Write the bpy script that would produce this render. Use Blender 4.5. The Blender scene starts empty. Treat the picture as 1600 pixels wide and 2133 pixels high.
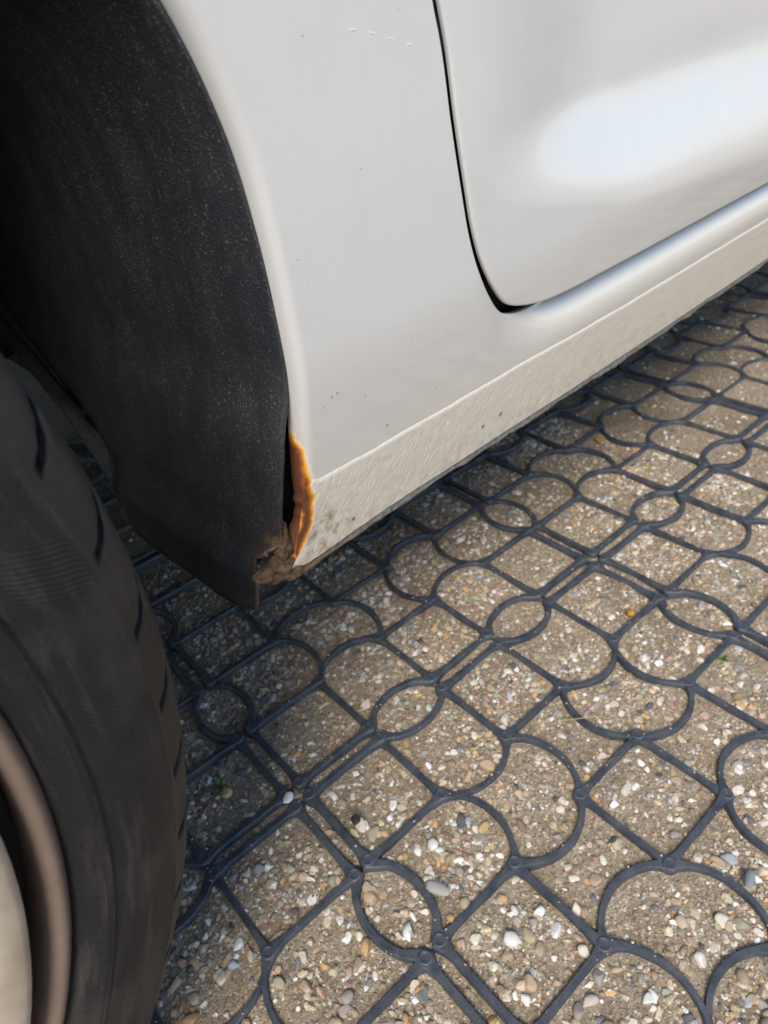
import bpy, bmesh, math, random
import numpy as np
from mathutils import Matrix, Vector
rad = math.radians
rng = np.random.default_rng(7); random.seed(7)
scene = bpy.context.scene
C = scene.collection

# ------------------------------------------------------------------ camera
RIGHT = Vector((0.71497, -0.68873, -0.12029)); DOWN = Vector((-0.47916, -0.35741, -0.80166)); FWD = Vector((0.50913, 0.63080, -0.58555))
CAM = Vector((-0.11743, -0.27130, 0.43170))
cam = bpy.data.cameras.new('camera'); camo = bpy.data.objects.new('camera', cam); C.objects.link(camo)
m = Matrix((RIGHT, -DOWN, -FWD)).transposed().to_4x4(); m.translation = CAM
camo.matrix_world = m
cam.sensor_fit = 'VERTICAL'; cam.sensor_height = 9.6; cam.sensor_width = 7.2; cam.lens = 6.625
cam.clip_start = .01; cam.clip_end = 2000
cam.dof.use_dof = True; cam.dof.focus_distance = .315; cam.dof.aperture_fstop = 4.0
scene.camera = camo
# ------------------------------------------------------------------ world, sun, exposure
SUN_EL, SUN_AZ = rad(49), rad(-138)      # azimuth measured from +x towards +y of the direction TO the sun
w = bpy.data.worlds.new('World'); scene.world = w; w.use_nodes = True
nt = w.node_tree; N = nt.nodes; L = nt.links
for n in list(N): N.remove(n)
sky = N.new('ShaderNodeTexSky'); sky.sky_type = 'NISHITA'; sky.sun_disc = False
sky.sun_elevation = SUN_EL; sky.sun_rotation = rad(90) - SUN_AZ; sky.air_density = 1.0; sky.dust_density = .7
tc = N.new('ShaderNodeTexCoord'); mp = N.new('ShaderNodeMapping'); mp.inputs['Scale'].default_value = (1, 1, 2.2)
no = N.new('ShaderNodeTexNoise'); no.inputs['Scale'].default_value = 2.6; no.inputs['Detail'].default_value = 7; no.inputs['Roughness'].default_value = .58
cr = N.new('ShaderNodeValToRGB'); cr.color_ramp.elements[0].position = .51; cr.color_ramp.elements[1].position = .66
mix = N.new('ShaderNodeMix'); mix.data_type = 'RGBA'
mix.inputs[7].default_value = (4.0, 4.7, 5.7, 1)
bg = N.new('ShaderNodeBackground'); bg.inputs['Strength'].default_value = .095
wo = N.new('ShaderNodeOutputWorld')
L.new(tc.outputs['Generated'], mp.inputs[0]); L.new(mp.outputs[0], no.inputs['Vector']); L.new(no.outputs['Fac'], cr.inputs[0])
L.new(cr.outputs[0], mix.inputs[0]); L.new(sky.outputs[0], mix.inputs[6]); L.new(mix.outputs[2], bg.inputs[0]); L.new(bg.outputs[0], wo.inputs[0])
sl = bpy.data.lights.new('sun', 'SUN'); sl.energy = 1.7; sl.angle = rad(24); sl.color = (1, .91, .78)
so = bpy.data.objects.new('sun', sl); C.objects.link(so); so.location = (0, -3, 6)
sd = Vector((math.cos(SUN_EL)*math.cos(SUN_AZ), math.cos(SUN_EL)*math.sin(SUN_AZ), math.sin(SUN_EL)))
so.rotation_euler = sd.to_track_quat('Z', 'Y').to_euler()
scene.view_settings.view_transform = 'Standard'; scene.view_settings.look = 'None'
scene.view_settings.gamma = 1; scene.view_settings.exposure = 1.08
scene.render.engine = 'CYCLES'

# ------------------------------------------------------------------ helpers
def obj(name, me, mat=None, parent=None):
    o = bpy.data.objects.new(name, me); C.objects.link(o)
    if mat is not None and len(me.materials) == 0: me.materials.append(mat)
    if parent is not None: o.parent = parent
    return o
def tag(o, label=None, cat=None, group=None, kind=None):
    if label: o['label'] = label
    if cat: o['category'] = cat
    if group: o['group'] = group
    if kind: o['kind'] = kind
    return o
def mesh(name, V, F, smooth=True):
    me = bpy.data.meshes.new(name); me.from_pydata([tuple(map(float, v)) for v in V], [], F); me.update()
    if smooth: me.polygons.foreach_set('use_smooth', [True]*len(me.polygons))
    return me
def gridmesh(name, P, flip=False, closed=False):
    """P: array (rows, cols, 3) -> quad mesh; closed joins last column to first"""
    r, c = P.shape[:2]; I = np.arange(r*c).reshape(r, c)
    A = I[:-1, :-1]; B = I[:-1, 1:]; D = I[1:, 1:]; E = I[1:, :-1]
    if closed:
        J = np.roll(I, -1, axis=1); A = I[:-1]; B = J[:-1]; D = J[1:]; E = I[1:]
    Q = np.stack([A, B, D, E], -1).reshape(-1, 4)
    if flip: Q = Q[:, ::-1]
    return npmesh(name, P.reshape(-1, 3), Q)
def npmesh(name, V, Q, smooth=True):
    V = np.asarray(V, np.float32); Q = np.asarray(Q, np.int32); k = Q.shape[1]
    me = bpy.data.meshes.new(name)
    me.vertices.add(len(V)); me.vertices.foreach_set('co', V.ravel())
    me.loops.add(Q.size); me.loops.foreach_set('vertex_index', Q.ravel())
    me.polygons.add(len(Q)); me.polygons.foreach_set('loop_start', np.arange(0, Q.size, k, dtype=np.int32))
    me.polygons.foreach_set('use_smooth', np.full(len(Q), smooth))
    me.update(calc_edges=True); me.validate()
    return me
def vattr(me, name, vals):
    a = me.attributes.new(name, 'FLOAT', 'POINT'); a.data.foreach_set('value', np.asarray(vals, np.float32).ravel())
def cattr(me, name, cols):
    a = me.attributes.new(name, 'FLOAT_COLOR', 'POINT'); a.data.foreach_set('color', np.asarray(cols, np.float32).ravel())
def sstep(x, a, b):
    t = np.clip((np.asarray(x, float)-a)/(b-a), 0, 1); return t*t*(3-2*t)
def spline(P, n):
    """Catmull-Rom through the stations P (k,d), n samples per segment"""
    P = np.asarray(P, float); out = []
    Q = np.vstack([2*P[0]-P[1], P, 2*P[-1]-P[-2]])
    ns = n if hasattr(n, '__len__') else [n]*(len(P)-1)
    for i in range(len(P)-1):
        a, b, c, d = Q[i:i+4]; t = np.linspace(0, 1, ns[i], endpoint=False)[:, None]
        out.append(.5*((2*b)+(c-a)*t+(2*a-5*b+4*c-d)*t**2+(3*b-a-3*c+d)*t**3))
    out.append(P[-1:]); return np.vstack(out)
def boxmesh(name, x0, x1, y0, y1, z0, z1, bev=0):
    bm = bmesh.new(); bmesh.ops.create_cube(bm, size=1)
    for v in bm.verts: v.co = ((x0+x1)/2+v.co.x*(x1-x0), (y0+y1)/2+v.co.y*(y1-y0), (z0+z1)/2+v.co.z*(z1-z0))
    if bev: bmesh.ops.bevel(bm, geom=bm.edges[:], offset=bev, segments=3, affect='EDGES', profile=.5)
    me = bpy.data.meshes.new(name); bm.to_mesh(me); bm.free(); return me
def lathe(name, prof, cx, cz, seg, flip=False):
    """profile of (r, y) turned about the y axis through (cx, cz)"""
    a = np.linspace(0, 2*np.pi, seg, endpoint=False); pr = np.asarray(prof, float)
    P = np.zeros((len(pr), seg, 3)); P[..., 0] = cx+pr[:, :1]*np.cos(a); P[..., 2] = cz+pr[:, :1]*np.sin(a); P[..., 1] = pr[:, 1:2]
    return gridmesh(name, P, flip=flip, closed=True)

# ------------------------------------------------------------------ material helpers
class Mat:
    def __init__(s, name, **kw):
        s.m = bpy.data.materials.new(name); s.m.use_nodes = True; s.t = s.m.node_tree; s.N = s.t.nodes; s.L = s.t.links
        s.b = s.N['Principled BSDF']; s.set(**kw)
    def set(s, **kw):
        for k, v in kw.items():
            i = s.b.inputs[k.replace('_', ' ')]
            if hasattr(v, 'is_output'): s.L.new(v, i)
            else: i.default_value = v
        return s
    def link(s, a, i): 
        if hasattr(a, 'is_output'): s.L.new(a, i)
        else: i.default_value = a
    def coord(s, kind='Object', scale=(1, 1, 1), rot=(0, 0, 0), loc=(0, 0, 0)):
        t = s.N.new('ShaderNodeTexCoord'); mp = s.N.new('ShaderNodeMapping')
        mp.inputs['Scale'].default_value = scale; mp.inputs['Rotation'].default_value = rot; mp.inputs['Location'].default_value = loc
        s.L.new(t.outputs[kind], mp.inputs[0]); return mp.outputs[0]
    def noise(s, vec, scale, detail=4, rough=.55, dist=0):
        n = s.N.new('ShaderNodeTexNoise'); s.L.new(vec, n.inputs['Vector']); n.inputs['Scale'].default_value = scale
        n.inputs['Detail'].default_value = detail; n.inputs['Roughness'].default_value = rough; n.inputs['Distortion'].default_value = dist
        return n.outputs['Fac']
    def voro(s, vec, scale, out='Distance', feat='F1'):
        n = s.N.new('ShaderNodeTexVoronoi'); n.feature = feat; s.L.new(vec, n.inputs['Vector']); n.inputs['Scale'].default_value = scale
        return n.outputs[out]
    def ramp(s, f, stops):
        n = s.N.new('ShaderNodeValToRGB'); s.link(f, n.inputs[0]); e = n.color_ramp.elements
        while len(e) < len(stops): e.new(.5)
        for i, (p, c) in enumerate(stops):
            e[i].position = p; e[i].color = (c if hasattr(c, '__len__') else (c, c, c))[:3]+(1,) if hasattr(c, '__len__') else (c, c, c, 1)
        return n.outputs[0]
    def mix(s, f, a, b, mode='MIX'):
        n = s.N.new('ShaderNodeMix'); n.data_type = 'RGBA'; n.blend_type = mode
        s.link(f, n.inputs[0])
        for v, i in ((a, 6), (b, 7)):
            if hasattr(v, 'is_output'): s.L.new(v, n.inputs[i])
            else: n.inputs[i].default_value = tuple(v)[:3]+(1,)
        return n.outputs[2]
    def math(s, op, a, b=0.0, clamp=False):
        n = s.N.new('ShaderNodeMath'); n.operation = op; n.use_clamp = clamp; s.link(a, n.inputs[0]); s.link(b, n.inputs[1]); return n.outputs[0]
    def attr(s, name, out='Fac'):
        n = s.N.new('ShaderNodeAttribute'); n.attribute_name = name; return n.outputs[out]
    def bump(s, h, dist, strength=1.0, prev=None):
        n = s.N.new('ShaderNodeBump'); s.L.new(h, n.inputs['Height']); n.inputs['Distance'].default_value = dist; n.inputs['Strength'].default_value = strength
        if prev is not None: s.L.new(prev, n.inputs['Normal'])
        s.L.new(n.outputs[0], s.b.inputs['Normal']); return n.outputs[0]

# ---- sand / gravel fill of the ground
g = Mat('sandy_gravel'); v = g.coord()
big = g.noise(v, 9, 3); mid = g.noise(v, 60, 5, .6); fine = g.noise(v, 420, 4, .65)
base = g.ramp(mid, [(.25, (.285, .235, .165)), (.5, (.45, .378, .278)), (.75, (.56, .48, .365))])
gr_c = g.voro(v, 700, 'Color'); gr_d = g.voro(v, 700)
sep = g.N.new('ShaderNodeSeparateColor'); g.L.new(gr_c, sep.inputs[0])
grain = g.ramp(sep.outputs[0], [(0, (.09, .07, .055)), (.18, (.26, .195, .125)), (.5, (.40, .32, .215)), (.72, (.52, .43, .31)), (.88, (.40, .24, .15)), (.95, (.74, .70, .62))])
col = g.mix(.62, base, grain)
col = g.mix(g.ramp(big, [(.46, 0.0), (.72, .4)]), col, (.17, .13, .088))
g.set(Base_Color=col, Roughness=.88, Specular_IOR_Level=.3)
b1 = g.bump(fine, .0030, .8); b2 = g.bump(gr_d, .0014, .45, b1); b2 = g.bump(g.noise(v, 1500, 3, .7), .0012, .7, b2)
M_SAND = g.m
# ---- pebbles (per vertex colour / per object colour)
def pebble_mat(name, src):
    p = Mat(name); v = p.coord()
    n = p.noise(v, 900, 3, .6); c = p.mix(.55, src(p), p.ramp(n, [(.3, .45), (.7, 1.0)]), 'MULTIPLY')
    p.set(Base_Color=c, Roughness=.62, Specular_IOR_Level=.4); p.bump(p.noise(v, 1600, 3), .0004, .5); return p.m
M_PEB = pebble_mat('gravel_stone', lambda p: p.attr('pcol', 'Color'))
def objcol(p):
    n = p.N.new('ShaderNodeObjectInfo'); return n.outputs['Color']
M_PEBO = pebble_mat('pebble_stone', objcol)
# ---- black plastic of the grid
q = Mat('grid_plastic'); v = q.coord()
d = q.noise(v, 70, 5, .65); d2 = q.noise(v, 900, 3, .6)
q.set(Base_Color=q.mix(q.ramp(d, [(.36, 0.0), (.70, .70)]), (.030, .040, .060), (.11, .118, .13)), Roughness=q.ramp(d2, [(.3, .38), (.7, .62)]), Specular_IOR_Level=.55)
q.bump(d2, .0006, .5); M_GRID = q.m
# ---- car paint with a rust mask carried by the mesh
def paint(name, coat_texture=False):
    p = Mat(name); v = p.coord(); PAINT = PAINTC if not coat_texture else (.75, .71, .635)
    dirt = p.noise(v, 22, 4, .6); fine = p.noise(v, 260, 4, .7)
    pc = p.mix(p.ramp(dirt, [(.35, 0.0), (.8, .22)]), PAINT, (.60, .57, .52))
    vs = p.N.new('ShaderNodeMapping'); vs.inputs['Scale'].default_value = (1, 1, .18); p.L.new(v, vs.inputs[0]); run = p.noise(vs.outputs[0], 120, 5, .7)
    pc = p.mix(p.ramp(run, [(.55, 0.0), (.78, .10)]), pc, (.50, .46, .40))
    speck = p.voro(v, 95); spk = p.math('LESS_THAN', speck, .035)
    pc = p.mix(p.math('MULTIPLY', spk, .28), pc, (.22, .17, .12))
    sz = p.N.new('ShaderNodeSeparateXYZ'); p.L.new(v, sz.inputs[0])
    bounce_tint = p.math('MULTIPLY', p.ramp(sz.outputs[2], [(.235, .75), (.345, 0.0)]), p.ramp(p.noise(v, 35, 4, .6), [(.2, .6), (.7, 1.0)]))  # warm ground bounce painted into the colour, patchy, fading out up the panel
    pc = p.mix(bounce_tint, pc, (.70, .63, .52))
    low = p.attr('dirt'); dn = p.noise(v, 130, 5, .7)
    dm = p.math('MULTIPLY', low, p.ramp(dn, [(.46, 0.0), (.62, 1.0)]), True)
    pc = p.mix(p.math('MULTIPLY', dm, .8), pc, (.27, .19, .10))
    # rust
    r = p.attr('rust'); rn = p.noise(v, 210, 6, .72); rn2 = p.noise(v, 700, 4, .7)
    szr = p.N.new('ShaderNodeSeparateXYZ'); p.L.new(v, szr.inputs[0]); r = p.math('ADD', r, p.math('MULTIPLY', p.ramp(szr.outputs[2], [(.228, .28), (.246, 0.0)]), p.math('GREATER_THAN', r, .25)))
    rr = p.math('ADD', r, p.math('MULTIPLY', p.math('SUBTRACT', rn, .5), .55))
    rc = p.ramp(rr, [(.10, PAINT), (.30, (.84, .72, .50)), (.42, (.90, .54, .12)), (.52, (.80, .32, .03)), (.66, (.44, .13, .016)), (.84, (.14, .045, .018))])
    rc = p.mix(.22, rc, p.ramp(rn2, [(.3, .35), (.7, 1.0)]), 'MULTIPLY')
    rm = p.math('MULTIPLY', p.ramp(rr, [(.10, 0.0), (.38, 1.0)]), p.ramp(r, [(.02, 0.0), (.2, 1.0)]))
    col = p.mix(rm, pc, rc)
    inv = p.math('SUBTRACT', 1.0, rm, True)
    p.set(Base_Color=col, Metallic=p.math('MULTIPLY', inv, METAL), Roughness=p.math('ADD', p.math('MULTIPLY', rm, .5), .34 if not coat_texture else .42),
          Coat_Weight=p.math('MULTIPLY', inv, 1.0 if not coat_texture else .35), Coat_Roughness=p.ramp(fine, [(.3, .02), (.7, .09)]) if not coat_texture else .2)
    rb = p.bump(p.math('MULTIPLY', rm, rn2), .0004, .5)
    if coat_texture:
        v2 = p.coord('Object', (1, 1, 1), (0, rad(-32), 0))
        mp = p.N.new('ShaderNodeMapping'); mp.inputs['Scale'].default_value = (1.0, 1.0, .36); p.L.new(v2, mp.inputs[0])
        wv = p.noise(mp.outputs[0], 330, 2, .5, 1.2)
        rb = p.bump(p.ramp(wv, [(.36, 0.0), (.5, .75), (.66, 1.0)]), .0006, .28, rb)
    else:
        rb = p.bump(p.noise(v, 500, 2), .00006, .5, rb)
    return p.m
PAINTC = (.69, .685, .675); METAL = .16
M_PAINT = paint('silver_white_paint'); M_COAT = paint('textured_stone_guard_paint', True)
def plain(name, col, rough, **kw): return Mat(name, Base_Color=tuple(col)+(1,), Roughness=rough, **kw).m
# ---- arch liner: grey-black moulded plastic with dust streaks and specks
q = Mat('liner_plastic'); v = q.coord('Object', (1, 1, 1)); st = q.N.new('ShaderNodeMapping'); st.inputs['Scale'].default_value = (1, 1, .40); q.L.new(v, st.inputs[0])
s1 = q.noise(st.outputs[0], 55, 6, .7); s2 = q.noise(st.outputs[0], 420, 3, .6); sp = q.noise(v, 900, 3, .7)
c1 = q.mix(q.ramp(s1, [(.42, 0.0), (.75, .55)]), (.020, .022, .027), (.050, .049, .050))
c1 = q.mix(q.ramp(s2, [(.62, 0.0), (.74, .28)]), c1, (.13, .13, .13))
c1 = q.mix(q.math('MULTIPLY', q.ramp(sp, [(.60, 0.0), (.68, .8)]), q.ramp(s1, [(.38, .1), (.62, 1.0)])), c1, (.22, .22, .22))
mud = q.attr('mud'); c1 = q.mix(q.math('MULTIPLY', mud, q.ramp(q.noise(v, 150, 5, .7), [(.35, 0.0), (.6, 1.0)]), True), c1, (.20, .11, .05))
q.set(Base_Color=c1, Roughness=.42, Specular_IOR_Level=.5); q.bump(sp, .0009, .6); M_LINER = q.m
M_DARK = plain('underbody_black', (.012, .011, .010), .8)
M_TRIM = plain('black_rubber_seal', (.015, .015, .016), .6)
# ---- tyre rubber: circumferential scuffs and radial moulding ribs (polar about the wheel axis)
WX, WZ, WR = -.376, .303, .307
def tyre_mat():
    p = Mat('tyre_rubber'); v = p.coord('Object')
    sep = p.N.new('ShaderNodeSeparateXYZ'); p.L.new(v, sep.inputs[0])
    dx = sep.outputs[0]; dz = sep.outputs[2]
    r = p.math('SQRT', p.math('ADD', p.math('MULTIPLY', dx, dx), p.math('MULTIPLY', dz, dz)))
    a = p.math('ARCTAN2', dz, dx)
    cb = p.N.new('ShaderNodeCombineXYZ'); p.link(p.math('MULTIPLY', r, 1.0), cb.inputs[0]); p.link(p.math('MULTIPLY', a, .02), cb.inputs[1])
    scuff = p.noise(cb.outputs[0], 260, 6, .7); dust = p.noise(v, 26, 5, .6)
    c = p.mix(p.ramp(scuff, [(.50, 0.0), (.72, .7)]), (.006, .006, .0066), (.046, .042, .040))
    c = p.mix(p.ramp(dust, [(.48, 0.0), (.72, .7)]), c, (.034, .031, .029))
    ribs = p.math('SINE', p.math('ADD', p.math('MULTIPLY', a, 1050.0), p.math('MULTIPLY', r, 2600.0)))
    fan = p.math('SINE', p.math('ADD', p.math('MULTIPLY', a, 34.0), p.math('MULTIPLY', r, 60.0)))
    msk = p.math('MULTIPLY', p.ramp(fan, [(.35, 0.0), (.8, 1.0)]), p.math('MULTIPLY', p.math('GREATER_THAN', r, .272), p.math('LESS_THAN', r, .290)))
    p.set(Base_Color=c, Roughness=.50, Specular_IOR_Level=.5)
    b = p.bump(p.math('MULTIPLY', ribs, msk), .0003, .35); p.bump(p.noise(v, 700, 4), .0006, .5, b)
    return p.m
M_TYRE = tyre_mat()
q = Mat('dusty_rim_metal'); v = q.coord(); q.set(Base_Color=q.mix(q.noise(v, 60, 5), (.16, .11, .085), (.27, .20, .16)), Metallic=.3, Roughness=.5); M_RIM = q.m
q = Mat('wheel_cover_beige'); v = q.coord(); q.set(Base_Color=q.mix(q.ramp(q.noise(v, 45, 5), [(.35, 0.0), (.7, 1.0)]), (.64, .555, .44), (.42, .34, .25)), Metallic=.25, Roughness=.42); M_CAP = q.m
q = Mat('dried_mud'); v = q.coord(); mn = q.noise(v, 240, 6, .7); q.set(Base_Color=q.ramp(mn, [(.3, (.035, .022, .012)), (.5, (.12, .072, .036)), (.7, (.27, .18, .10))]), Roughness=.9); q.bump(mn, .003, 1.0); M_MUD = q.m
q = Mat('grey_seam_sealer'); v = q.coord(); mn = q.noise(v, 300, 5, .7); sx = q.N.new('ShaderNodeSeparateXYZ'); q.L.new(v, sx.inputs[0]); q.set(Base_Color=q.mix(q.ramp(q.math('MULTIPLY', sx.outputs[0], 10.0), [(.15, 1.0), (.6, 0.0)]), q.ramp(mn, [(.3, (.10, .085, .065)), (.6, (.30, .285, .26))]), q.ramp(mn, [(.3, (.08, .045, .02)), (.6, (.26, .15, .07))])), Roughness=.75); q.bump(mn, .002, .8); M_SEAM = q.m
M_GLASS = Mat('tinted_glass', Base_Color=(.03, .035, .035, 1), Roughness=.03, Specular_IOR_Level=.6).m
M_CHIP = plain('stone_chip_dark', (.10, .065, .055), .7)
M_LEAF = plain('weed_leaf_green', (.07, .17, .03), .55)
M_STRAW = plain('dry_straw', (.40, .29, .15), .7)
M_YLEAF = plain('yellow_leaf', (.48, .30, .045), .65)
M_LAMP = plain('lamp_lens', (.35, .05, .04), .15)

# ================================================================== GROUND
S = .064; PITCH = 5.197; ROT = rad(-3.3)
cR, sR = math.cos(ROT), math.sin(ROT)
GZ = -.0050
def vnoise(x, y, f, seed):
    r = np.random.default_rng(seed); T = r.random((256, 256))
    X = x*f; Y = y*f; xi = np.floor(X).astype(int); yi = np.floor(Y).astype(int); fx = X-xi; fy = Y-yi
    fx = fx*fx*(3-2*fx); fy = fy*fy*(3-2*fy)
    g = lambda a, b: T[a % 256, b % 256]
    return (g(xi, yi)*(1-fx)+g(xi+1, yi)*fx)*(1-fy)+(g(xi, yi+1)*(1-fx)+g(xi+1, yi+1)*fx)*fy-.5
def gheight(x, y):
    near = sstep(np.hypot(x-.3, y-.1), 2.6, 1.6)
    return GZ+near*(.0034*vnoise(x, y, 22, 1)+.0022*vnoise(x, y, 60, 2)+.0012*vnoise(x, y, 160, 3))
def axis(lo, hi, step, far):
    a = np.arange(lo, hi, step); g_ = np.cumsum(step*1.28**np.arange(1, 60)); g_ = g_[g_ < far]
    return np.concatenate([lo-g_[::-1], a, a[-1]+g_])
xs = axis(-.45, 1.35, .0045, 400); ys = axis(-.5, .75, .0045, 400)
Xg, Yg = np.meshgrid(xs, ys); P = np.stack([Xg, Yg, gheight(Xg, Yg)], -1)
ground = tag(obj('ground', gridmesh('ground', P), M_SAND), kind='structure')
ground['label'] = 'sandy gravel ground filling the plastic grid cells'

# ---- one paving grid tile: 5 x 5 cells, straight ribs and arcs that bow towards the tile's middle
def rib_paths():
    out = []
    for k in range(6):
        sgn = 1 if k < 2.5 else -1
        for i in range(5):
            border = k in (0, 5); n = 13
            t = np.linspace(0, 1, n)
            if i in (1, 3):
                h = .185 if border else .245; Rr = (h*h+.25)/(2*h); off = np.sqrt(np.maximum(Rr*Rr-(t-.5)**2, 0))-(Rr-h); tt = t
                th = np.linspace(-1, 1, n)*math.asin(.5/Rr); tt = .5+Rr*np.sin(th); off = Rr*np.cos(th)-(Rr-h)
                Rr0 = (.21**2+.25)/.42; th0 = np.arcsin((t-.5)/Rr0)
                if border: tt = t; off = (Rr0*np.cos(th0)-(Rr0-.21))*sstep(np.minimum(t, 1-t), -.03, .16)
            else: tt = t; off = np.zeros(n)
            out.append((np.c_[i+tt, k+sgn*off]*S, border)); out.append((np.c_[k+sgn*off, i+tt]*S, border))
    return out
RIBS = rib_paths()
def tile_mesh():
    V = []; F = []
    for ri_, (path, border) in enumerate(RIBS):
        zo = -.00009*((ri_*5) % 8)
        hw = .00195 if border else .0016
        tg = np.gradient(path, axis=0); tg /= np.linalg.norm(tg, axis=1)[:, None]; nr = np.c_[-tg[:, 1], tg[:, 0]]
        sl_ = np.concatenate([[0], np.cumsum(np.linalg.norm(np.diff(path, axis=0), axis=1))]); Lr = sl_[-1]
        e = np.minimum(sl_, Lr-sl_); fl = 1+1.7*np.exp(-(e/.0054)**2)
        # cross-section: (lateral factor, z)
        sec = [(-1.30, -.02), (-1.2, -.0030), (-1.05, -.0006), (-.85, 0), (.85, 0), (1.05, -.0006), (1.2, -.0030), (1.30, -.02)]
        b = len(V)
        for p_, n_, f_ in zip(path, nr, fl):
            for lf, z in sec:
                q_ = p_+n_*lf*hw*f_; V.append((q_[0], q_[1], z+zo))
        k = len(sec)
        for i in range(len(path)-1):
            for j in range(k-1): F.append((b+i*k+j, b+i*k+j+1, b+(i+1)*k+j+1, b+(i+1)*k+j))
    me_ = mesh('grid_lattice', V, [f[::-1] for f in F]); me_.set_sharp_from_angle(angle=rad(28)); return me_
def hub_mesh():
    prof = [(.0001, .0001), (.0030, .00012), (.0032, .0003), (.0036, .0003), (.0039, .0001), (.0045, -.0006), (.0049, -.004)]
    n = 14; V = []; F = []
    for r, z in prof:
        for k in range(n): V.append((r*math.cos(2*math.pi*k/n), r*math.sin(2*math.pi*k/n), z))
    for i in range(len(prof)-1):
        for k in range(n): F.append((i*n+k, (i+1)*n+k, (i+1)*n+(k+1) % n, i*n+(k+1) % n))
    return mesh('hub', V, F)
TILE = tile_mesh(); TILE.materials.append(M_GRID); HUB = hub_mesh(); HUB.materials.append(M_GRID)
def toworld(u, v): return cR*u-sR*v, sR*u+cR*v
tiles = {}
for i in range(-2, 5):
    for jv in range(-3, 4):
        ox, oy = i*PITCH*S, -(jv*PITCH+5)*S
        cx, cy = toworld(ox+2.5*S, oy+2.5*S)
        if cx < -.6 or cy > .75 or (i < -1 and jv < 0): continue
        o = obj('gravel_grid', TILE); x0, y0 = toworld(ox, oy)
        o.location = (x0+random.uniform(-.0006, .0006), y0+random.uniform(-.0006, .0006), random.uniform(-.0006, .0003))
        o.rotation_euler = (random.uniform(-.002, .002), random.uniform(-.002, .002), ROT+random.uniform(-.003, .003))
        tiles[(i, jv)] = o
        if (cx-.15)**2+(cy+.05)**2 < .62**2:
            for a in range(6):
                for b in range(6):
                    h = obj('hub', HUB, None, o); h.location = (a*S, b*S, 0)
        if cy > .1: lab = 'black plastic gravel grid panel lying in the shade under the car'
        else: lab = 'black plastic gravel grid panel on the open gravel beside the car'
        tag(o, lab, 'gravel grid', 'interlocking gravel grid panels')
tiles[(0, 0)]['label'] = 'black plastic gravel grid panel with a tiny weed and dry blade'
tiles[(-1, -1)]['label'] = 'black plastic gravel grid panel holding a green weed sprout beside the tyre'
tiles[(-1, 0)]['label'] = 'black plastic gravel grid panel with a pale seashell at its curved edge'
tiles[(1, -1)]['label'] = 'black plastic gravel grid panel holding a small yellow leaf beside the sill'
tiles[(0, -1)]['label'] = 'black plastic gravel grid panel half shaded below the rusty sill corner'

# ---- rib mask over one pitch period, so that stones lie in the cells
MS = .0005; MN = int(round(PITCH*S/MS)); RM = np.zeros((MN, MN), bool)
dd = np.arange(-7, 8); DX, DY = np.meshgrid(dd, dd)
for path, border in RIBS:
    dn = np.vstack([np.linspace(path[k], path[k+1], 24) for k in range(len(path)-1)])
    r_ = .0028 if border else .0023; ok = DX**2+DY**2 <= (r_/MS)**2
    ix = np.round(dn[:, 0]/MS).astype(int); iy = np.round(dn[:, 1]/MS).astype(int)
    for ax_, ay_ in zip(DX[ok], DY[ok]): RM[(ix+ax_) % MN, (iy+ay_) % MN] = True
for a in range(6):
    for b in range(6):
        for ax_ in range(-12, 13):
            for ay_ in range(-12, 13):
                if ax_*ax_+ay_*ay_ <= 144: RM[(int(a*S/MS)+ax_) % MN, (int(b*S/MS)+ay_) % MN] = True
def onrib(x, y, r):
    res = np.zeros(len(x), bool)
    for dx_, dy_ in ((0, 0), (1, 0), (-1, 0), (0, 1), (0, -1)):
        px = x+dx_*r*.8; py = y+dy_*r*.8
        u = cR*px+sR*py; v_ = -sR*px+cR*py+5*S
        res |= RM[np.floor((u % (PITCH*S))/MS).astype(int) % MN, np.floor((v_ % (PITCH*S))/MS).astype(int) % MN]
    return res
PAL = np.array([(.80, .78, .72), (.68, .62, .52), (.56, .46, .33), (.47, .36, .24), (.36, .28, .20), (.35, .32, .29), (.20, .20, .215), (.11, .11, .12), (.50, .36, .27), (.36, .22, .17), (.60, .38, .18), (.38, .41, .44), (.42, .39, .28)])
PW = np.array([.12, .15, .19, .15, .12, .09, .045, .025, .065, .05, .04, .03, .04]); PW = PW/PW.sum()
def ico(sub):
    bm = bmesh.new(); bmesh.ops.create_icosphere(bm, subdivisions=sub, radius=1)
    V = np.array([v.co[:] for v in bm.verts]); F = np.array([[v.index for v in f.verts] for f in bm.faces]); bm.free(); return V, F
I1, I2, I3 = ico(1), ico(2), ico(3)
def scatter(n, x0, x1, y0, y1, rmin, rmax, alpha):
    x = rng.uniform(x0, x1, n); y = rng.uniform(y0, y1, n)
    u = rng.random(n); r = (rmin**-alpha+u*(rmax**-alpha-rmin**-alpha))**(-1/alpha)
    dens = .5+1.5*(vnoise(x, y, 26, 41)+.6*vnoise(x, y, 70, 42)); k = ~onrib(x, y, r) & (rng.random(n) < np.clip(dens, .28, 1)); return x[k], y[k], r[k]
def shape(V, n):
    """n deformed copies of the unit ball V -> (n, v, 3)"""
    D = np.repeat(V[None], n, 0).astype(np.float32)
    for _ in range(8):      # random flat chips knocked off
        d = rng.normal(size=(n, 3)); d /= np.linalg.norm(d, axis=1)[:, None]
        h = rng.uniform(.40, .85, n); dot = np.einsum('nvk,nk->nv', D, d); ex = np.maximum(dot-h[:, None], 0)
        D -= ex[..., None]*d[:, None, :]*.9
    D *= 1+rng.normal(0, .05 if len(V) < 100 else .012, D.shape[:2])[..., None]
    return D
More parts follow.
